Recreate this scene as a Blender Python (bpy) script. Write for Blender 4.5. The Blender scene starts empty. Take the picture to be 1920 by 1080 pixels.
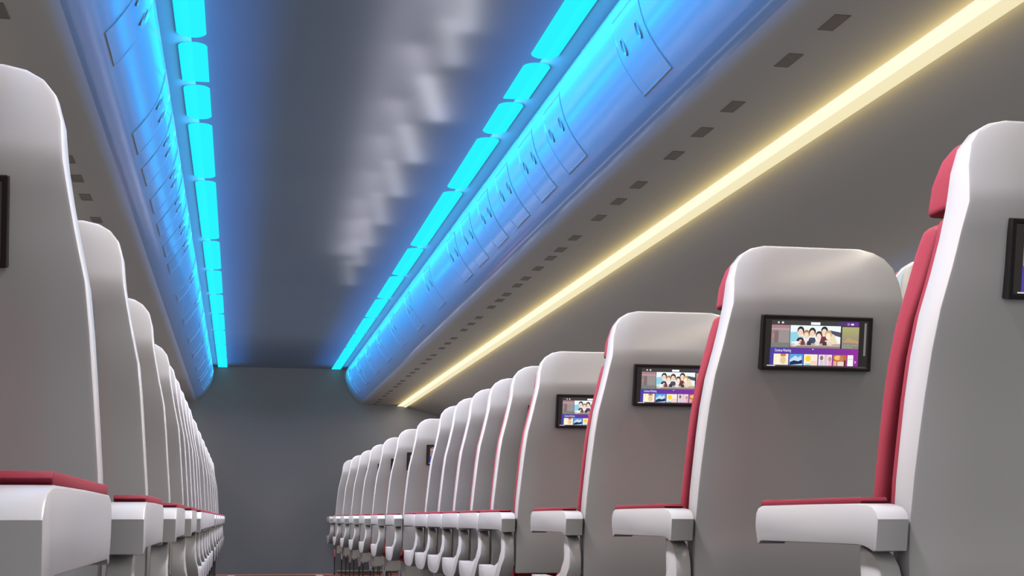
import bpy, bmesh, math
from mathutils import Vector, Matrix

C = bpy.context.scene.collection
FLOOR = 0.0
CAM_Z = 0.563            # eye height: just under the armrests
XC = 0.3935              # middle of the aisle (camera stands at x = 0, y = 0)
Y0, PITCH = 1.9413, 1.0  # rear of the first armrest, row pitch
FAR = 15.04              # end wall
NEAR = -3.0
H = CAM_Z                # shorthand: heights below were measured from the lens

# ------------------------------------------------------------------ materials
def mat(name, col, rough=0.5, metal=0.0, spec=0.5, noise=0.0, scale=30.0, bump=0.0, coat=0.0):
    m = bpy.data.materials.new(name); m.use_nodes = True
    nt = m.node_tree; b = nt.nodes['Principled BSDF']
    b.inputs['Roughness'].default_value = rough
    b.inputs['Metallic'].default_value = metal
    b.inputs['Specular IOR Level'].default_value = spec
    b.inputs['Coat Weight'].default_value = coat
    b.inputs['Base Color'].default_value = (*col, 1)
    tc = nt.nodes.new('ShaderNodeTexCoord'); n = nt.nodes.new('ShaderNodeTexNoise')
    n.inputs['Scale'].default_value = scale; n.inputs['Detail'].default_value = 4
    nt.links.new(tc.outputs['Object'], n.inputs['Vector'])
    if noise:
        mx = nt.nodes.new('ShaderNodeMixRGB'); mx.blend_type = 'MIX'
        mx.inputs[1].default_value = (*[c*(1-noise) for c in col], 1)
        mx.inputs[2].default_value = (*[min(1, c*(1+noise)) for c in col], 1)
        nt.links.new(n.outputs['Fac'], mx.inputs[0]); nt.links.new(mx.outputs[0], b.inputs['Base Color'])
    if bump:
        bp = nt.nodes.new('ShaderNodeBump'); bp.inputs['Strength'].default_value = bump
        bp.inputs['Distance'].default_value = 0.002
        nt.links.new(n.outputs['Fac'], bp.inputs['Height']); nt.links.new(bp.outputs[0], b.inputs['Normal'])
    return m

def emit(name, col, strength=1.0, base=(0.02, 0.02, 0.02)):
    m = bpy.data.materials.new(name); m.use_nodes = True
    b = m.node_tree.nodes['Principled BSDF']
    b.inputs['Base Color'].default_value = (*base, 1)
    b.inputs['Roughness'].default_value = 0.5
    b.inputs['Specular IOR Level'].default_value = 0.0
    b.inputs['Emission Color'].default_value = (*col, 1)
    b.inputs['Emission Strength'].default_value = strength
    return m

def srgb(r, g, b):
    f = lambda c: c/12.92 if c <= 0.04045 else ((c+0.055)/1.055)**2.4
    return tuple(f(v/255.0) for v in (r, g, b))

M = dict(
    shell=mat('white_plastic', (0.69, 0.66, 0.665), 0.22, noise=0.015, scale=6),
    frame=mat('armrest_plastic', (0.72, 0.70, 0.71), 0.24, noise=0.015, scale=6),
    red=mat('red_fabric', (0.40, 0.040, 0.068), 0.62, noise=0.06, scale=160, bump=0.15),
    redseat=mat('seat_red_fabric', (0.55, 0.04, 0.05), 0.6, noise=0.06, scale=160, bump=0.15),
    base=mat('beige_plastic', (0.62, 0.58, 0.55), 0.45, noise=0.02, scale=9),
    chrome_highlight=mat('chrome_highlight', (0.75, 0.77, 0.80), 0.12, metal=1.0),
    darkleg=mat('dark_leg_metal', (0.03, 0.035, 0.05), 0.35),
    bezel=mat('black_bezel', (0.022, 0.020, 0.020), 0.4),
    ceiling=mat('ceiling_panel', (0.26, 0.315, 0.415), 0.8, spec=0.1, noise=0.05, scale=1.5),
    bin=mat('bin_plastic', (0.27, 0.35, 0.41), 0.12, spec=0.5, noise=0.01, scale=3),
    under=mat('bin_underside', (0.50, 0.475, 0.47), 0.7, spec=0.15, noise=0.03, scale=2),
    wall=mat('side_wall_panel', (0.36, 0.345, 0.335), 0.5, noise=0.03, scale=2),
    endwall=mat('end_wall_panel', (0.24, 0.245, 0.27), 0.6, noise=0.03, scale=2),
    vent=mat('vent_dark', (0.15, 0.13, 0.118), 0.6, noise=0.05, scale=60),
    trim=mat('beige_trim', (0.75, 0.68, 0.58), 0.5, noise=0.03, scale=9),
    cyan=emit('cyan_light', (srgb(35, 243, 255)[0], srgb(35, 243, 255)[1], 1.15), 1.0),
    gold=emit('gold_light', (1.05, 0.97, 0.74), 1.0),
    gold2=emit('gold_light_edge', srgb(240, 228, 188), 1.0),
)

M['bin'].node_tree.nodes['Principled BSDF'].inputs['IOR'].default_value = 1.7

# carpet: red with two pale stripes and a pale end line
def carpet():
    m = mat('aisle_carpet', (0.45, 0.06, 0.05), 0.8, noise=0.0)
    nt = m.node_tree; b = nt.nodes['Principled BSDF']
    tc = nt.nodes['Texture Coordinate']; sep = nt.nodes.new('ShaderNodeSeparateXYZ')
    nt.links.new(tc.outputs['Object'], sep.inputs[0])
    def math_(op, a, bb):
        n = nt.nodes.new('ShaderNodeMath'); n.operation = op
        for i, v in enumerate((a, bb)):
            if isinstance(v, (int, float)): n.inputs[i].default_value = v
            else: nt.links.new(v, n.inputs[i])
        return n.outputs[0]
    d = math_('ABSOLUTE', math_('SUBTRACT', sep.outputs['X'], XC), 0)
    stripe = math_('LESS_THAN', math_('ABSOLUTE', math_('SUBTRACT', d, 0.435), 0), 0.035)
    endl = math_('GREATER_THAN', sep.outputs['Y'], FAR - 0.22)
    nz = nt.nodes['Noise Texture']; nz.inputs['Scale'].default_value = 40
    m0 = nt.nodes.new('ShaderNodeMixRGB'); m0.inputs[1].default_value = (0.30, 0.035, 0.03, 1); m0.inputs[2].default_value = (0.45, 0.07, 0.05, 1)
    nt.links.new(nz.outputs['Fac'], m0.inputs[0])
    m1 = nt.nodes.new('ShaderNodeMixRGB'); m1.inputs[2].default_value = (0.72, 0.70, 0.70, 1)
    nt.links.new(stripe, m1.inputs[0]); nt.links.new(m0.outputs[0], m1.inputs[1])
    m2 = nt.nodes.new('ShaderNodeMixRGB'); m2.inputs[2].default_value = (0.80, 0.42, 0.28, 1)
    nt.links.new(endl, m2.inputs[0]); nt.links.new(m1.outputs[0], m2.inputs[1])
    # near-black along the cabin to curb red bounce light, red by the end wall
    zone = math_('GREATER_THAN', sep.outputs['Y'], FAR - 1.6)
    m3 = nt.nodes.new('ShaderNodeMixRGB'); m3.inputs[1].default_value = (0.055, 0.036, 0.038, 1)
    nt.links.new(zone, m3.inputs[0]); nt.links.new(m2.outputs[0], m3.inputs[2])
    nt.links.new(m3.outputs[0], b.inputs['Base Color'])
    return m
M['carpet'] = carpet()

# ------------------------------------------------------------------ mesh helpers
def finish(name, bm, mats, parent=None, smooth=40, loc=None, flatx=False):
    bmesh.ops.remove_doubles(bm, verts=bm.verts, dist=1e-6)
    bmesh.ops.recalc_face_normals(bm, faces=bm.faces)
    me = bpy.data.meshes.new(name); bm.to_mesh(me); bm.free()
    for m in (mats if isinstance(mats, (list, tuple)) else [mats]): me.materials.append(m)
    if smooth:
        for p in me.polygons: p.use_smooth = not (flatx and abs(p.normal.x) > .98)
        me.set_sharp_from_angle(angle=math.radians(smooth))
    o = bpy.data.objects.new(name, me); C.objects.link(o)
    if parent: o.parent = parent
    if loc: o.location = loc
    return o

def bevel(bm, w, seg=2, ang=35):
    bmesh.ops.recalc_face_normals(bm, faces=bm.faces)
    es = [e for e in bm.edges if len(e.link_faces) == 2 and e.calc_face_angle(0) > math.radians(ang)]
    bmesh.ops.bevel(bm, geom=es, offset=w, offset_type='OFFSET', segments=seg, profile=0.5, affect='EDGES', clamp_overlap=True)

def prism_x(bm, prof, x0, x1):
    """prof: closed list of (y, z), extruded along x."""
    a = [bm.verts.new((x0, y, z)) for y, z in prof]
    b = [bm.verts.new((x1, y, z)) for y, z in prof]
    n = len(prof)
    for i in range(n):
        bm.faces.new((a[i], a[(i+1) % n], b[(i+1) % n], b[i]))
    bm.faces.new(a); bm.faces.new(b[::-1])

def box(bm, x0, x1, y0, y1, z0, z1):
    v = [bm.verts.new((x, y, z)) for x in (x0, x1) for y in (y0, y1) for z in (z0, z1)]
    for f in ((0, 1, 3, 2), (4, 6, 7, 5), (0, 4, 5, 1), (2, 3, 7, 6), (0, 2, 6, 4), (1, 5, 7, 3)):
        bm.faces.new([v[i] for i in f])

def strip_y(bm, prof, y0, y1, ny=1, mats=None):
    """open profile of (x, z) swept along y."""
    rows = []
    for j in range(ny+1):
        y = y0 + (y1-y0)*j/ny
        rows.append([bm.verts.new((x, y, z)) for x, z in prof])
    for j in range(ny):
        for i in range(len(prof)-1):
            f = bm.faces.new((rows[j][i], rows[j][i+1], rows[j+1][i+1], rows[j+1][i]))
            if mats: f.material_index = mats[i]

def interp(t, tab):
    for (a, va), (b, vb) in zip(tab, tab[1:]):
        if t <= b: 
            u = (t-a)/(b-a) if b > a else 0
            return va+(vb-va)*max(0, u)
    return tab[-1][1]

def tag(o, label, cat, group=None):
    o['label'] = label; o['category'] = cat
    if group: o['group'] = group
    return o

def structure(o):
    o['kind'] = 'structure'; return o

# ------------------------------------------------------------------ the seat
# heights relative to the lens (H is added); y relative to the armrest's rear end
REAR = [(-.19, .030), (-.05, .020), (0, .012), (.06, .0), (.12, -.012), (.18, -.026), (.24, -.043), (.30, -.064), (.36, -.081),
        (.41, -.093), (.45, -.107), (.49, -.102), (.55, -.090), (.59, -.074)]
FRONT = [(-.19, .08), (-.05, .076), (0, .070), (.06, .062), (.12, .053), (.18, .043), (.24, .029), (.30, .008), (.36, -.010),
         (.41, -.023), (.45, -.031), (.49, -.039), (.55, -.048), (.59, -.056)]
HALF = [(-.19, .250), (0, .250), (.06, .247), (.12, .242), (.18, .237), (.24, .232), (.30, .226), (.36, .213), (.41, .203),
        (.45, .196), (.475, .193), (.505, .190), (.540, .180), (.562, .163), (.576, .140), (.583, .110)]

def slab(bm, zs, yr, yf, hw, cols=(-1, -.6, -.2, .2, .6, 1)):
    """loft between a rear and a front sheet over heights zs."""
    R, F = [], []
    for z in zs:
        R.append([bm.verts.new((c*hw(z), yr(z), z+H)) for c in cols])
        F.append([bm.verts.new((c*hw(z), yf(z), z+H)) for c in cols])
    n = len(cols)
    for k in range(len(zs)-1):
        for i in range(n-1):
            bm.faces.new((R[k][i], R[k][i+1], R[k+1][i+1], R[k+1][i]))
            bm.faces.new((F[k][i+1], F[k][i], F[k+1][i], F[k+1][i+1]))
        bm.faces.new((R[k][0], R[k+1][0], F[k+1][0], F[k][0]))
        bm.faces.new((R[k+1][-1], R[k][-1], F[k][-1], F[k+1][-1]))
    for i in range(n-1):
        bm.faces.new((R[0][i+1], R[0][i], F[0][i], F[0][i+1]))
        bm.faces.new((R[-1][i], R[-1][i+1], F[-1][i+1], F[-1][i]))

def display_mesh(w, h):
    """the lit picture of the seat-back screen, drawn with flat coloured shapes; x right, z up, facing -y."""
    bm = bmesh.new(); mats = []; idx = {}
    layer = [0]
    def mi(rgb, k=1.0):
        key = (rgb, k)
        if key not in idx:
            idx[key] = len(mats); mats.append(emit('screen_%d_%d_%d' % rgb, srgb(*rgb), k))
        return idx[key]
    def pt(u, v): return ((u-.5)*w, -layer[0]*0.00006, (.5-v)*h)
    def poly(pts, rgb, k=1.0):
        layer[0] += 1
        f = bm.faces.new([bm.verts.new(pt(*p)) for p in pts]); f.material_index = mi(rgb, k)
        if f.normal.y > 0 or True:
            f.normal_update()
            if f.normal.y > 0: f.normal_flip()
    def rect(u0, u1, v0, v1, rgb, k=1.0): poly([(u0, v0), (u1, v0), (u1, v1), (u0, v1)], rgb, k)
    def ell(u, v, a, b, rgb, k=1.0, n=14):
        poly([(u+a*math.cos(2*math.pi*i/n), v+b*math.sin(2*math.pi*i/n)) for i in range(n)], rgb, k)
    rect(.0, 1, 0, 1, (46, 42, 42))
    # header
    rect(.06, .90, .035, .125, (70, 66, 66))
    for i in range(5): rect(.70+.04*i, .74+.04*i, .035, .125, (80+8*i, 60-2*i, 100+14*i))
    ell(.125, .08, .008, .022, (235, 235, 235)); ell(.165, .08, .011, .022, (230, 230, 230))
    rect(.435, .525, .06, .115, (255, 255, 255))
    ell(.80, .085, .014, .03, (170, 110, 220)); rect(.825, .85, .07, .105, (250, 240, 255))
    # left poster
    rect(.06, .235, .13, .60, (158, 148, 148)); rect(.06, .235, .13, .20, (176, 132, 140)); rect(.06, .235, .20, .235, (190, 160, 166))
    rect(.062, .13, .235, .60, (146, 130, 132)); rect(.09, .125, .26, .55, (128, 112, 114)); rect(.062, .235, .50, .60, (128, 130, 122))
    ell(.076, .36, .012, .05, (190, 130, 110))
    # middle poster: a row of people lying on the floor against white
    rect(.24, .725, .13, .60, (242, 250, 255)); rect(.24, .725, .50, .60, (190, 176, 164)); rect(.24, .725, .56, .60, (150, 134, 124))
    poly([(.24, .28), (.30, .26), (.34, .42), (.33, .52), (.24, .52)], (150, 214, 232))
    poly([(.62, .22), (.725, .26), (.725, .36), (.65, .32)], (84, 84, 100))
    poly([(.58, .36), (.66, .30), (.70, .50), (.60, .52)], (238, 222, 186))
    folk = [(.338, .26, (245, 215, 195), (50, 44, 48), (170, 205, 220)), (.395, .33, (250, 222, 196), (170, 130, 90), (236, 232, 232)),
            (.450, .28, (245, 212, 186), (52, 44, 46), (78, 80, 104)), (.515, .35, (252, 226, 206), (74, 54, 52), (230, 236, 246)),
            (.565, .25, (248, 218, 196), (44, 40, 48), (120, 60, 70)), (.605, .33, (255, 236, 214), (206, 170, 110), (240, 230, 214))]
    for u, v, skin, hair, top in folk:
        poly([(u-.045, .50), (u-.025, v+.10), (u+.025, v+.10), (u+.045, .50)], top)
        ell(u, v-.025, .033, .085, hair); ell(u-.002, v+.015, .024, .075, skin)
    ell(.335, .45, .036, .07, (58, 44, 46)); ell(.337, .465, .016, .045, (236, 190, 160))
    for u, c in ((.30, (240, 236, 232)), (.36, (120, 70, 70)), (.42, (60, 60, 80)), (.50, (235, 225, 220)), (.57, (80, 62, 60)), (.62, (230, 214, 190))):
        rect(u-.02, u+.02, .46, .54, c)
    rect(.25, .33, .475, .50, (250, 250, 250)); rect(.25, .30, .555, .57, (230, 228, 226))
    # right poster
    for i in range(6): rect(.735, .90, .14+.06*i, .20+.06*i, (176-4*i, 176-7*i, 116+2*i))
    poly([(.74, .46), (.80, .36), (.84, .40), (.90, .44), (.90, .48)], (188, 160, 120))
    rect(.735, .90, .49, .60, (138, 134, 122)); rect(.74, .84, .56, .575, (170, 166, 158))
    # purple band
    n = 12
    for i in range(n):
        t = i/(n-1); u0 = .05+.85*i/n
        rect(u0, u0+.85/n, .60, .965, (int(78+70*t), int(66-16*t), int(165-5*t)))
    ell(.458, .625, .006, .012, (240, 230, 255))
    # lower thumbnails
    k = 1.0
    rect(.085, .225, .73, .96, (255, 240, 205)); rect(.15, .20, .73, .78, (214, 120, 90)); ell(.175, .86, .028, .08, (226, 205, 160)); rect(.10, .14, .80, .96, (255, 246, 220))
    rect(.235, .365, .73, .96, (92, 168, 226)); poly([(.24, .85), (.29, .76), (.32, .80), (.345, .76), (.36, .88), (.36, .96), (.24, .96)], (200, 226, 246)); poly([(.24, .90), (.28, .86), (.32, .88), (.36, .84), (.36, .93), (.24, .96)], (32, 52, 88))
    rect(.375, .505, .73, .96, (255, 240, 220)); ell(.415, .82, .026, .065, (250, 216, 60)); rect(.39, .44, .92, .96, (160, 216, 226)); rect(.44, .50, .86, .95, (246, 214, 196))
    rect(.515, .645, .73, .96, (240, 226, 232)); ell(.545, .80, .016, .05, (150, 110, 110)); ell(.625, .82, .016, .05, (200, 150, 140)); rect(.53, .565, .86, .96, (214, 204, 220)); rect(.61, .645, .87, .96, (246, 176, 206)); rect(.572, .60, .73, .96, (220, 200, 206))
    rect(.655, .785, .73, .96, (198, 112, 56)); ell(.70, .79, .035, .05, (240, 200, 120)); ell(.735, .81, .018, .06, (206, 130, 100)); rect(.70, .775, .87, .96, (232, 220, 210)); rect(.66, .69, .86, .96, (226, 180, 150)); rect(.76, .78, .84, .96, (120, 50, 30))
    rect(.795, .85, .73, .96, (250, 252, 250)); rect(.80, .845, .80, .83, (220, 224, 226))
    poly([(.862, .85), (.868, .85), (.878, .875), (.868, .90), (.862, .90), (.872, .875)], (255, 250, 255))
    # edge glints of the recess
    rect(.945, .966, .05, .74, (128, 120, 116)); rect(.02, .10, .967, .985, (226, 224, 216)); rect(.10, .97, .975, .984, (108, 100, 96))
    # writing
    def text(s, u, v, height, width, rgb):
        cu = bpy.data.curves.new('t', 'FONT'); cu.body = s; cu.size = 1
        ob = bpy.data.objects.new('t', cu); C.objects.link(ob)
        me = ob.to_mesh(); xs = [q.co.x for q in me.vertices]; ys = [q.co.y for q in me.vertices]
        x0, x1, y0_, y1 = min(xs), max(xs), min(ys), max(ys)
        layer[0] += 1; vs = [bm.verts.new(pt(u+(q.co.x-x0)/(x1-x0)*width, v-(q.co.y-y0_)/(y1-y0_)*height)) for q in me.vertices]
        m_ = mi(rgb)
        for p in me.polygons:
            try:
                f = bm.faces.new([vs[i] for i in p.vertices]); f.material_index = m_; f.normal_update()
                if f.normal.y > 0: f.normal_flip()
            except ValueError: pass
        ob.to_mesh_clear(); bpy.data.objects.remove(ob); bpy.data.curves.remove(cu)
    text('Continue Watching', .09, .70, .075, .155, (255, 255, 255))
    text('Friends', .255, .55, .05, .075, (255, 255, 255))
    text('Looney Tunes C', .74, .545, .045, .155, (190, 188, 180))
    me = bpy.data.meshes.new('display'); bm.to_mesh(me); bm.free()
    for m_ in mats: me.materials.append(m_)
    return me

def make_seat(side):
    """side = -1: the aisle is on the seat's -x side; +1: mirrored."""
    root = bpy.data.objects.new('airline_seat', None); C.objects.link(root)
    root.empty_display_size = 0.1
    yr = lambda z: interp(z, REAR); yf = lambda z: interp(z, FRONT); hw = lambda z: interp(z, HALF)
    s = side
    def X(a, b):                       # local x span measured outward from the seat's centre to the aisle
        return (s*a, s*b) if s*a < s*b else (s*b, s*a)
    # back shell
    bm = bmesh.new()
    slab(bm, [-.19, -.05, .0, .06, .12, .18, .24, .30, .36, .41, .45, .475, .505, .540, .562, .576, .583], yr, yf, hw)
    bevel(bm, .006, 2, 38)
    finish('back_shell', bm, M['shell'], root, 32)
    # thin red layer against the shell and the thick cushion before it
    bm = bmesh.new()
    slab(bm, [-.005, .06, .12, .18, .24, .30, .36, .41, .445], lambda z: yf(z)-.001, lambda z: yf(z)+.040, lambda z: hw(z)-.013)
    bevel(bm, .006, 2, 40)
    finish('cushion_backing', bm, M['red'], root)
    gap = lambda z: .001+max(0, min(1, (.40-z)/.28))*.030
    bm = bmesh.new()
    slab(bm, [-.005, .06, .12, .18, .24, .30, .36, .41, .443], lambda z: yf(z)+.040+gap(z), lambda z: yf(z)+.106-max(0, z-.40)*.35, lambda z: hw(z)-.013)
    bevel(bm, .012, 3, 40)
    finish('backrest_cushion', bm, M['red'], root)
    bm = bmesh.new()
    slab(bm, [.456, .475, .505, .540, .556, .566], lambda z: yf(z)-.001, lambda z: yf(z)+.084-max(0, z-.50)*.30, lambda z: hw(z)-.012)
    bevel(bm, .010, 3, 40)
    finish('headrest', bm, M['red'], root)
    # seat cushion
    bm = bmesh.new()
    prism_x(bm, [(.088, -.24+H), (.078, -.20+H), (.082, -.15+H), (.105, -.136+H), (.20, -.133+H), (.32, -.134+H), (.39, -.143+H), (.44, -.160+H), (.475, -.185+H), (.492, -.208+H), (.482, -.232+H), (.43, -.255+H), (.12, -.255+H)], -.238, .238)
    bevel(bm, .016, 3, 50)
    finish('seat_cushion', bm, M['redseat'], root)
    # beige box below and dark legs, their top highlight set in a bright metal
    bm = bmesh.new(); box(bm, -.218, .218, .14, .44, -.345+H, -.245+H); bevel(bm, .006, 2)
    finish('seat_base', bm, M['base'], root)
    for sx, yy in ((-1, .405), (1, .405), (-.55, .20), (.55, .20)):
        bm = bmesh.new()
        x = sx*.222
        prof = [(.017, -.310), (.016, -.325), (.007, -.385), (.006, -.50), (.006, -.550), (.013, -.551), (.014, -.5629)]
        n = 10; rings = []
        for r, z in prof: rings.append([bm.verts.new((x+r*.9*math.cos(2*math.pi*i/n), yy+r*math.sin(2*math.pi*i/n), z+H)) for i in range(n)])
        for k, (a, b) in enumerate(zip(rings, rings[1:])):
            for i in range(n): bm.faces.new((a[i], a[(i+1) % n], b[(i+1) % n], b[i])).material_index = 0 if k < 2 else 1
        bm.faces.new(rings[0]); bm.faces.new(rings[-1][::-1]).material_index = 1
        finish('leg', bm, [M['chrome_highlight'], M['darkleg']], root, 50)
    # armrest on the aisle side
    prof = [(.008, -.046), (-.003, -.001), (.0035, .0095), (.015, .0165), (.031, .020), (.055, .022), (.25, .0225), (.462, .022), (.481, .018), (.492, .009),
            (.4965, -.006), (.4965, -.018), (.493, -.030), (.489, -.0435), (.482, -.0435), (.477, -.040), (.468, -.0385), (.25, -.0385), (.075, -.0385), (.050, -.040), (.032, -.0435), (.018, -.0475)]
    bm = bmesh.new(); x0, x1 = X(.258, .3073)
    prism_x(bm, [(y, z+H) for y, z in prof], x0, x1)
    es = [e for e in bm.edges if any(abs(f.normal.x) > .9 for f in e.link_faces) or True]
    bmesh.ops.recalc_face_normals(bm, faces=bm.faces)
    es = [e for e in bm.edges if len(e.link_faces) == 2 and sum(abs(f.normal.x) > .9 for f in e.link_faces) == 1]
    bmesh.ops.bevel(bm, geom=es, offset=.0022, segments=2, profile=.5, affect='EDGES')
    arm = finish('armrest', bm, M['frame'], root, 28, flatx=True)
    bm = bmesh.new(); x0, x1 = X(.262, .3045)
    prism_x(bm, [(.062, .0215+H), (.056, .0265+H), (.060, .0315+H), (.466, .0315+H), (.474, .027+H), (.472, .0215+H)], x0, x1)
    bevel(bm, .0018, 2, 60)
    finish('arm_pad', bm, M['red'], arm)
    # C-shaped side frame under the armrest
    prof = [(.094, -.040), (.072, -.046), (.050, -.055), (.035, -.069), (.027, -.088), (.024, -.110), (.026, -.135), (.036, -.165), (.058, -.195), (.095, -.223), (.145, -.242), (.215, -.250), (.320, -.2505), (.405, -.246), (.455, -.237), (.480, -.223), (.490, -.205), (.4915, -.172),
            (.40, -.1735), (.30, -.1745), (.21, -.172), (.160, -.165), (.130, -.154), (.109, -.138), (.100, -.115), (.099, -.070), (.098, -.042)]
    bm = bmesh.new(); x0, x1 = X(.258, .305)
    prism_x(bm, [(y, z+H) for y, z in prof], x0, x1)
    for v in bm.verts:                 # the post leans inward towards the armrest
        if abs(v.co.x) > .28: v.co.x -= s*.014*max(0, min(1, (v.co.z-H+.172)/.035))
    bmesh.ops.recalc_face_normals(bm, faces=bm.faces)
    es = [e for e in bm.edges if len(e.link_faces) == 2 and sum(abs(f.normal.x) > .9 for f in e.link_faces) == 1]
    bmesh.ops.bevel(bm, geom=es, offset=.002, segments=2, profile=.5, affect='EDGES')
    finish('side_frame', bm, M['frame'], root, 34, flatx=True)
    # seat-back screen
    z0, z1, w = .312, .4265, .2496
    ya, yb = -.0855, -.1105           # front face of the bezel, bottom and top
    h = math.hypot(z1-z0, yb-ya); tilt = math.atan2(ya-yb, z1-z0)
    Rm = Matrix.Translation((-.006*(-s), (ya+yb)/2, (z0+z1)/2+H)) @ Matrix.Rotation(tilt, 4, 'X')
    bm = bmesh.new()
    W, D = w/2, .020
    o_ = [(-W, -h/2), (W, -h/2), (W, h/2), (-W, h/2)]; b = .0075
    i_ = [(-W+b, -h/2+b), (W-b, -h/2+b), (W-b, h/2-b), (-W+b, h/2-b)]
    vo = [bm.verts.new((x, 0, z)) for x, z in o_]; vb = [bm.verts.new((x, D, z)) for x, z in o_]
    vi = [bm.verts.new((x, 0, z)) for x, z in i_]; vd = [bm.verts.new((x, .004, z)) for x, z in i_]
    for i in range(4):
        j = (i+1) % 4
        bm.faces.new((vo[i], vo[j], vi[j], vi[i])); bm.faces.new((vi[i], vi[j], vd[j], vd[i])); bm.faces.new((vo[j], vo[i], vb[i], vb[j]))
    bm.faces.new(vd); bm.faces.new(vb[::-1])
    bevel(bm, .0012, 1, 60)
    bm.transform(Rm)
    sc = finish('screen', bm, M['bezel'], root, 30)
    global DISPLAY
    if DISPLAY is None: DISPLAY = display_mesh(w-2*b, h-2*b)
    me = DISPLAY.copy(); me.transform(Rm @ Matrix.Translation((0, .0034, 0)))
    d = bpy.data.objects.new('display', me); C.objects.link(d); d.parent = sc
    return root
DISPLAY = None

def copy_tree(o, parent=None):
    c = o.copy(); C.objects.link(c); c.parent = parent
    for ch in [k for k in o.children]: copy_tree(ch, c)
    return c

ORD = ['first', 'second', 'third', 'fourth', 'fifth', 'sixth', 'seventh', 'eighth', 'ninth', 'tenth', 'eleventh', 'twelfth', 'thirteenth',
       'fourteenth', 'fifteenth', 'sixteenth', 'seventeenth', 'eighteenth', 'nineteenth', 'twentieth']
ORD += ['twenty-'+w for w in ORD[:9]] + ['thirtieth'] + ['thirty-'+w for w in ORD[:9]] + ['fortieth']

ROWS = [0, 1, 2, 3, 3.5, 4, 4.5, 5, 5.5, 6.5, 7.5, 8.5, 9.5, 10.5, 11.5, 12.5]
CR, CL = 1.213, 2*XC-1.213
protoR, protoL = make_seat(-1), make_seat(1)
for i, r in enumerate(ROWS):
    o = protoR if i == 0 else copy_tree(protoR)
    o.location = (CR, Y0+r*PITCH, 0)
    special = {0: 'largest white shelled seat under the gold strip, its screen cut by the picture edge',
               1: 'white shelled seat under the gold strip whose lit screen shows whole, second in line',
               15: 'smallest white shelled seat under the gold strip, last before the dark end wall'}
    tag(o, special.get(i, 'white shelled red seat, %s in the aisle line under the gold strip' % ORD[i]), 'airline seat', 'aisle seats under the gold light strip')
for i, r in enumerate([-1]+ROWS):
    o = protoL if i == 0 else copy_tree(protoL)
    o.location = (CL, Y0+r*PITCH, 0)
    special = {0: 'seat across from the gold strip showing only its large red-topped armrest',
               1: 'tall white shelled seat filling the left picture edge, across the aisle from the gold strip',
               16: 'smallest white seat across the aisle from the gold strip, last before the end wall'}
    tag(o, special.get(i, 'white shelled red seat, %s in the line across from the gold strip' % ORD[i]), 'airline seat', 'aisle seats across from the gold light strip')
# window-side neighbour glimpsed beside the seat with the whole screen
o = copy_tree(protoR); o.location = (CR+.506, Y0+1+.26, 0); o.scale = (1, 1, 1.03)
for ch in list(o.children):                     # its armrests are out of sight behind its neighbour
    if ch.name.startswith(('armrest', 'side_frame')):
        for g in list(ch.children): bpy.data.objects.remove(g)
        bpy.data.objects.remove(ch)
tag(o, 'white window-side seat peeking past the shoulder of the seat with the whole screen', 'airline seat')

# ------------------------------------------------------------------ overhead
CEIL = 1.557+H
BINP = [(1.105, 1.562), (1.095, 1.553), (1.083, 1.540), (1.074, 1.522), (1.069, 1.502), (1.0670, 1.480), (1.0675, 1.460), (1.071, 1.437), (1.078, 1.405), (1.088, 1.374), (1.103, 1.342), (1.121, 1.311), (1.142, 1.281), (1.164, 1.254),
        (1.186, 1.231), (1.210, 1.212), (1.232, 1.199), (1.255, 1.189), (1.280, 1.1825), (1.308, 1.179), (1.34, 1.1775), (1.376, 1.177)]
UND = [(1.376, 1.177), (1.50, 1.177), (1.632, 1.177), (1.632, 1.21), (1.632, 1.562)]
ARC = [0.0]
for (a, b), (c, d) in zip(BINP, BINP[1:]): ARC.append(ARC[-1]+math.hypot(c-a, d-b))
A_OFF = 0.012            # arc lengths below were read from the ceiling edge
def on_bin(sarc, off=0.0):
    """point on the bin's skin at arc length sarc, pushed out by off."""
    sarc += A_OFF
    for i in range(len(ARC)-1):
        if sarc <= ARC[i+1] or i == len(ARC)-2:
            t = (sarc-ARC[i])/(ARC[i+1]-ARC[i]); (x0, z0), (x1, z1) = BINP[i], BINP[i+1]
            def nrm(k):
                k0, k1 = max(0, k-1), min(len(BINP)-1, k+1)
                dx, dz = BINP[k1][0]-BINP[k0][0], BINP[k1][1]-BINP[k0][1]; L = math.hypot(dx, dz)
                return (dz/L, -dx/L)
            n0, n1 = nrm(i), nrm(i+1)
            nx, nz = n0[0]+(n1[0]-n0[0])*t, n0[1]+(n1[1]-n0[1])*t
            L = math.hypot(nx, nz)
            return x0+(x1-x0)*t+nx/L*off, z0+(z1-z0)*t+nz/L*off

def mirror(x, side): return x if side > 0 else 2*XC-x

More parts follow.
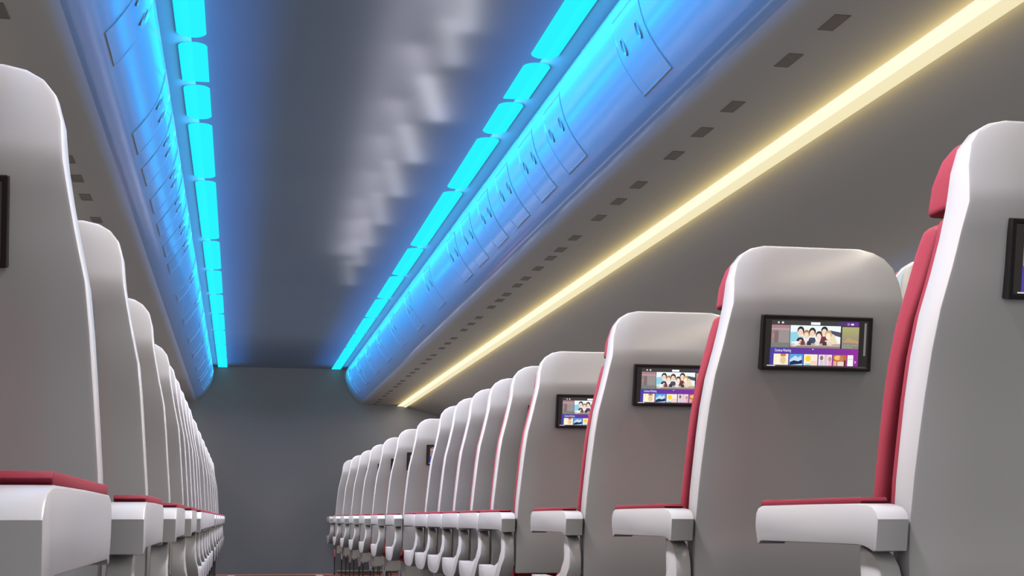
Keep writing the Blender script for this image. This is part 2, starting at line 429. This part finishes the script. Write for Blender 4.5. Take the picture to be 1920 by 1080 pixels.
DOORS = [2.695+i for i in range(5)] + [5.18+i for i in range(10)]
DOORS.sort()
def make_bin(side):
    bm = bmesh.new()
    prof = [(mirror(x, side), z+H) for x, z in BINP+UND[1:]]
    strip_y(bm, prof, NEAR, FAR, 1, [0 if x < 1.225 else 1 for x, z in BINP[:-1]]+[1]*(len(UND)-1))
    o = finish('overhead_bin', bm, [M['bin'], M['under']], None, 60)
    wide = .285
    for y in DOORS:
        near = any(0 < y2-y < .30 for y2 in DOORS)     # two doors overlap here: the nearer one ends where the next begins
        y1 = y+wide
        bm = bmesh.new()
        a0, a1 = .085, .335
        na = 22; ys = [y, y1]
        g = .0045
        def pnt(yy, a, off):
            x, z = on_bin(a, off); return (mirror(x, side), yy, z+H)
        # raised panel with a narrow bevelled rim
        loops = []
        for ins, off in ((0, -.0005), (.0012, .0036), (.0050, .0036), (.0075, .0008)):
            lo, hi, l, r = a0+ins, a1-ins, y+ins, y1-ins
            pts = [pnt(l, lo+(hi-lo)*k/na, off) for k in range(na+1)] + [pnt(r, hi-(hi-lo)*k/na, off) for k in range(na+1)]
            loops.append([bm.verts.new(p) for p in pts])
        n = len(loops[0])
        for A, B in zip(loops, loops[1:]):
            for i in range(n): bm.faces.new((A[i], A[(i+1) % n], B[(i+1) % n], B[i]))
        L = loops[-1]
        for k in range(na): bm.faces.new((L[k], L[k+1], L[n-2-k], L[n-1-k]))
        d = finish('bin_door', bm, M['bin'], o, 30)
        for yc in (y+.062, y+.218):
            bm = bmesh.new(); m_ = 20; rings = []
            for ra, rb, off in ((.0175, .0275, .0004), (.0160, .0260, .0060), (.0130, .0230, .0060), (.0110, .0210, .0008), (.004, .008, .0010)):
                rings.append([bm.verts.new(pnt(yc+ra*math.cos(2*math.pi*i/m_), .185+rb*math.sin(2*math.pi*i/m_), off)) for i in range(m_)])
            for A, B in zip(rings, rings[1:]):
                for i in range(m_): bm.faces.new((A[i], A[(i+1) % m_], B[(i+1) % m_], B[i]))
            bm.faces.new(rings[-1])
            finish('latch', bm, M['bin'], d, 50)
    return o
tag(make_bin(1), 'long curved overhead bin with blue-lit doors above the seats under the gold strip', 'overhead bin')
tag(make_bin(-1), 'long curved overhead bin with cyan-lit doors across the aisle from the gold strip', 'overhead bin')

# vents under the bins
VR = [2.79, 3.07, 3.36, 3.79, 4.07, 4.36, 4.785, 5.06, 5.36, 5.775, 6.05, 6.26, 6.54, 6.83, 7.05, 7.35, 7.56, 7.82]
for n in range(8, 15): VR += [n+.25, n+.53, n+.82]
VR = [v for v in VR if v > 2.9]
VL = [3.36, 4.785, 5.06, 5.36, 5.775]
def vent_mesh():
    bm = bmesh.new()
    z = 1.177+H
    box(bm, -.020, .020, -.054, .054, z-.0012, z+.004)
    me = bpy.data.meshes.new('air_vent'); bmesh.ops.recalc_face_normals(bm, faces=bm.faces)
    top = [f for f in bm.faces if f.normal.z < -.9]
    r = bmesh.ops.inset_region(bm, faces=top, thickness=.003, depth=-.0008)
    bm.to_mesh(me); bm.free(); me.materials.append(M['vent']); return me
VM = vent_mesh()
for side, vs in ((1, VR), (-1, VL)):
    for i, y in enumerate(vs):
        o = bpy.data.objects.new('air_vent', VM); C.objects.link(o); o.location = (mirror(1.374, side), y, 0)
        if side > 0: tag(o, 'small dark square vent, %s from the picture top beside the gold strip' % ORD[i], 'vent', 'vents in a line beside the gold strip')
        else: tag(o, 'small dark square vent, %s from the top behind the tall left seats' % ORD[i], 'vent', 'vents behind the tall left seats')

# cyan ceiling panels; 'r' rounded end, 's' straight end
TILES = [(3.635, 4.575, 'r', 'r'), (4.632, 5.058, 'r', 's'), (5.112, 5.555, 'r', 'r'), (5.625, 6.555, 'r', 'r'), (6.622, 7.528, 'r', 's'), (7.548, 8.035, 's', 'r'),
         (8.105, 9.035, 'r', 'r'), (9.100, 10.035, 'r', 'r'), (10.095, 11.03, 'r', 'r'), (11.085, 12.02, 'r', 'r'), (12.06, 13.02, 'r', 'r'), (13.05, 14.0, 'r', 'r'), (14.03, 15.02, 'r', 's')]
TW = .0475
def tile(yc0, yc1, e0, e1):
    def end(y, d, kind):                     # points from -x to +x, d = outward direction
        if kind == 's': return [(-TW, y), (TW, y)]
        bulge, rc = .030, .010
        pts = []
        for k in range(13):
            t = -1+2*k/12
            xx = TW*t
            yy = y-d*bulge*(abs(t)**2.6)
            pts.append((xx, yy))
        pts[0] = (-TW, y-d*(bulge+.008)); pts[-1] = (TW, y-d*(bulge+.008))
        return pts
    loop = end(yc0, -1, e0) + end(yc1, 1, e1)[::-1]
    bm = bmesh.new()
    for zz in (0,):
        a = [bm.verts.new((x, y-(yc0+yc1)/2, .004)) for x, y in loop]
        b = [bm.verts.new((x, y-(yc0+yc1)/2, -.004)) for x, y in loop]
        c = [bm.verts.new((x*.94, (y-(yc0+yc1)/2)*(1-.006/(yc1-yc0)), -.006)) for x, y in loop]
    n = len(loop)
    for A, B in ((a, b), (b, c)):
        for i in range(n): bm.faces.new((A[i], A[(i+1) % n], B[(i+1) % n], B[i]))
    bm.faces.new(a[::-1]); bm.faces.new(c)
    return bm
for side in (1, -1):
    for i, (a, b, e0, e1) in enumerate(TILES):
        o = finish('ceiling_light', tile(a, b, e0, e1), M['cyan'], None, 30)
        o.location = (mirror(.9795, side), (a+b)/2, CEIL)
        where = 'on the gold strip side' if side > 0 else 'across from the gold strip side'
        tag(o, 'flat glowing cyan panel, %s from the end wall, %s' % (ORD[len(TILES)-1-i], where), 'ceiling light', 'cyan panels '+where)

# gold strip lights
for side in (1, -1):
    bm = bmesh.new()
    P = [(1.632, 1.180), (1.634, 1.174), (1.684, 1.172), (1.722, 1.160), (1.726, 1.166), (1.726, 1.20), (1.632, 1.20)]
    P = [(mirror(x, side), z+H) for x, z in P]
    y0, y1 = NEAR, FAR-.01
    a = [bm.verts.new((x, y0, z)) for x, z in P]; b = [bm.verts.new((x, y1, z)) for x, z in P]
    for i in range(len(P)):
        f = bm.faces.new((a[i], a[(i+1) % len(P)], b[(i+1) % len(P)], b[i])); f.material_index = 1 if i == 2 else 0
    bm.faces.new(a[::-1]); bm.faces.new(b)
    o = finish('light_strip', bm, [M['gold'], M['gold2']], None, 20)
    if side < 0: o['kind'] = 'thing'
    tag(o, 'long glowing gold light strip beside the line of small dark vents' if side > 0 else 'second gold light strip hidden above the tall left seats', 'light strip')

# ------------------------------------------------------------------ shell of the cabin
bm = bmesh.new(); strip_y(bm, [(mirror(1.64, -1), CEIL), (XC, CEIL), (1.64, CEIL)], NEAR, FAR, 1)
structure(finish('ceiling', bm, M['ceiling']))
WALLP = [(1.722, 1.165), (1.80, 1.146), (1.95, 1.107), (2.08, 1.066), (2.20, 1.010), (2.30, .930), (2.38, .80), (2.43, .62), (2.45, .40), (2.45, .15), (2.42, -.10), (2.36, -.33), (2.28, -.563)]
for side, nm in ((1, 'wall_right'), (-1, 'wall_left')):
    bm = bmesh.new(); strip_y(bm, [(mirror(x, side), z+H) for x, z in WALLP], NEAR, FAR, 1)
    structure(finish(nm, bm, M['wall'], None, 60))
bm = bmesh.new(); box(bm, mirror(2.5, -1), 2.5, FAR, FAR+.05, -.02, CEIL+.05)
structure(finish('wall_far', bm, M['endwall'], None, 0))
bm = bmesh.new(); box(bm, mirror(2.5, -1), 2.5, NEAR-.05, NEAR, -.02, CEIL+.05)
structure(finish('wall_near', bm, M['endwall'], None, 0))
bm = bmesh.new(); box(bm, mirror(2.5, -1), 2.5, NEAR, FAR, -.05, 0)
structure(finish('floor', bm, M['carpet'], None, 0))
bm = bmesh.new(); box(bm, 1.03, 2.25, FAR-.03, FAR+.001, .022, .036); bevel(bm, .003, 1)
structure(finish('baseboard_far', bm, M['trim'], None, 30))

# ------------------------------------------------------------------ light
def area(name, loc, sx, sy, power, col, rot=(0, 0, 0), spread=180):
    l = bpy.data.lights.new(name, 'AREA'); l.shape = 'RECTANGLE'; l.size = sx; l.size_y = sy; l.energy = power; l.color = col
    l.spread = math.radians(spread)
    o = bpy.data.objects.new(name, l); C.objects.link(o); o.location = loc; o.rotation_euler = rot
    o['kind'] = 'helper'
    return o
L0 = .5; LEN = FAR-L0; MID = (FAR+L0)/2
for side in (1, -1):
    # blue glow of the ceiling panels on the bins and on the ceiling round them
    area('panel_glow', (mirror(.980, side), MID-.1, CEIL-.014), .05, LEN-.3, 33, (.05, .70, 1.0), (0, math.radians(-side*84), 0), 140)
    area('panel_spill', (mirror(.86, side), MID-.1, CEIL-.05), .05, LEN-.3, 18, (.04, .72, 1.0), (0, math.radians(-side*64), 0), 100)
    area('panel_halo', (mirror(.975, side), MID-.1, CEIL-.11), .05, LEN-.3, 7.4, (.10, .47, 1.0), (math.pi, 0, 0))
    area('bin_fill', (XC, MID-.2, 1.42+H), .06, LEN-.4, 46.7, (0, .27, 1.0), (0, math.radians(-side*88), 0), 52)  # added mid-aisle fill, carries the opposite panels' blue onto the bins
    # warm glow of the gold strips
    area('strip_glow', (mirror(1.675, side), MID+.5, 1.155+H), .05, LEN-1.4, 42, (1.0, .84, .68))
    area('strip_halo', (mirror(1.675, side), MID-.1, 1.115+H), .04, LEN-.3, 12, (1.0, .774, .25), (math.pi, 0, 0))
    area('sidewall_fill', (mirror(1.75, side), MID-.5, .70+H), .3, LEN-1, 5.2, (1.0, .933, .867), (math.pi, 0, 0))  # added up-facing fill over the seats, no lamp is there
    # cabin light over the aisle
    area('aisle_light', (XC-.15*side, MID-.3, CEIL-.02), .25, LEN-.7, 108, (.96, .93, .98), (0, math.radians(-side*34), 0), 62)
    area('rear_aisle_fill', (XC-.10*side, 9.7, CEIL-.02), .25, 9.6, 55, (.70, .72, 1.0), (0, math.radians(-side*30), 0), 110)  # added fill lamps to brighten the mid and far seats
# added lamps just under the ceiling, standing in for mirrored seats as soft patches
for i, (x, y, x2, y2, p) in enumerate([(.73, 5.43, .53, 4.52, 1.0), (.72, 6.11, .54, 5.16, .8), (.72, 6.78, .54, 5.68, .7), (.71, 7.46, .56, 6.3, .6), (.70, 8.1, .55, 6.88, .5),
                                       (.70, 8.74, .56, 7.41, .5), (.70, 9.5, .57, 8.04, .4), (.69, 4.73, .55, 4.0, .5), (.68, 4.38, .58, 3.7, .5)]):
    ang = math.atan2(-(x-x2), y-y2)
    area('reflection_patch', ((x*.75+x2*.25), (y*.75+y2*.25)-.06, CEIL-.05), .035, (y-y2)*.66, p*.14, (1, .84, .70), (math.pi, 0, ang))
    area('reflection_patch', ((x*.5+x2*.5), (y*.5+y2*.5), CEIL-.07), .04, (y-y2)*1.0, p*.30, (1, .80, .72), (math.pi, 0, ang))
area('reflection_haze', (.52, 5.9, CEIL-.10), .10, 5.0, 1.6, (1, .78, .74), (math.pi, 0, -.03))  # added lamp for the dim sheen round those patches
# added floor lamp facing up: lifts the ceiling, streaks the bins' lower curve
area('floor_fill', (XC, MID-.5, .02), .03, LEN-1, 3.2, (1, .95, 1), (math.pi, 0, 0))

w = bpy.data.worlds.new('cabin_ambient'); bpy.context.scene.world = w; w.use_nodes = True
w.node_tree.nodes['Background'].inputs[0].default_value = (1.0, .95, .94, 1)
w.node_tree.nodes['Background'].inputs[1].default_value = .17
w.light_settings.distance = 3.0

# ------------------------------------------------------------------ camera
F, VX, VY = 2666.667, 444.38, 972.24
d = Vector((VX-960, 540-VY, F)).normalized()           # the aisle's direction in lens axes (right, up, forward)
Zc = Vector((0, F, -(540-VY))).normalized()
Xc = d.cross(Zc); Xc = Xc if Xc.x > 0 else -Xc
A = Matrix((Xc, d, Zc))                                # rows: world axes in lens axes
right, up, fwd = A.col[0], A.col[1], A.col[2]
R = Matrix((right, up, -fwd)).transposed()
cam = bpy.data.cameras.new('camera'); co = bpy.data.objects.new('camera', cam); C.objects.link(co)
cam.sensor_width = 36; cam.lens = 50; cam.clip_start = .05
co.matrix_world = Matrix.Translation((0, 0, CAM_Z)) @ R.to_4x4()
bpy.context.scene.camera = co

sc = bpy.context.scene
sc.view_settings.view_transform = 'Standard'; sc.view_settings.look = 'None'
sc.cycles.use_denoising = True
sc.cycles.max_bounces = 8; sc.cycles.diffuse_bounces = 0
sc.cycles.use_fast_gi = True; sc.cycles.fast_gi_method = 'ADD'; sc.cycles.ao_bounces = 1; sc.cycles.ao_bounces_render = 1
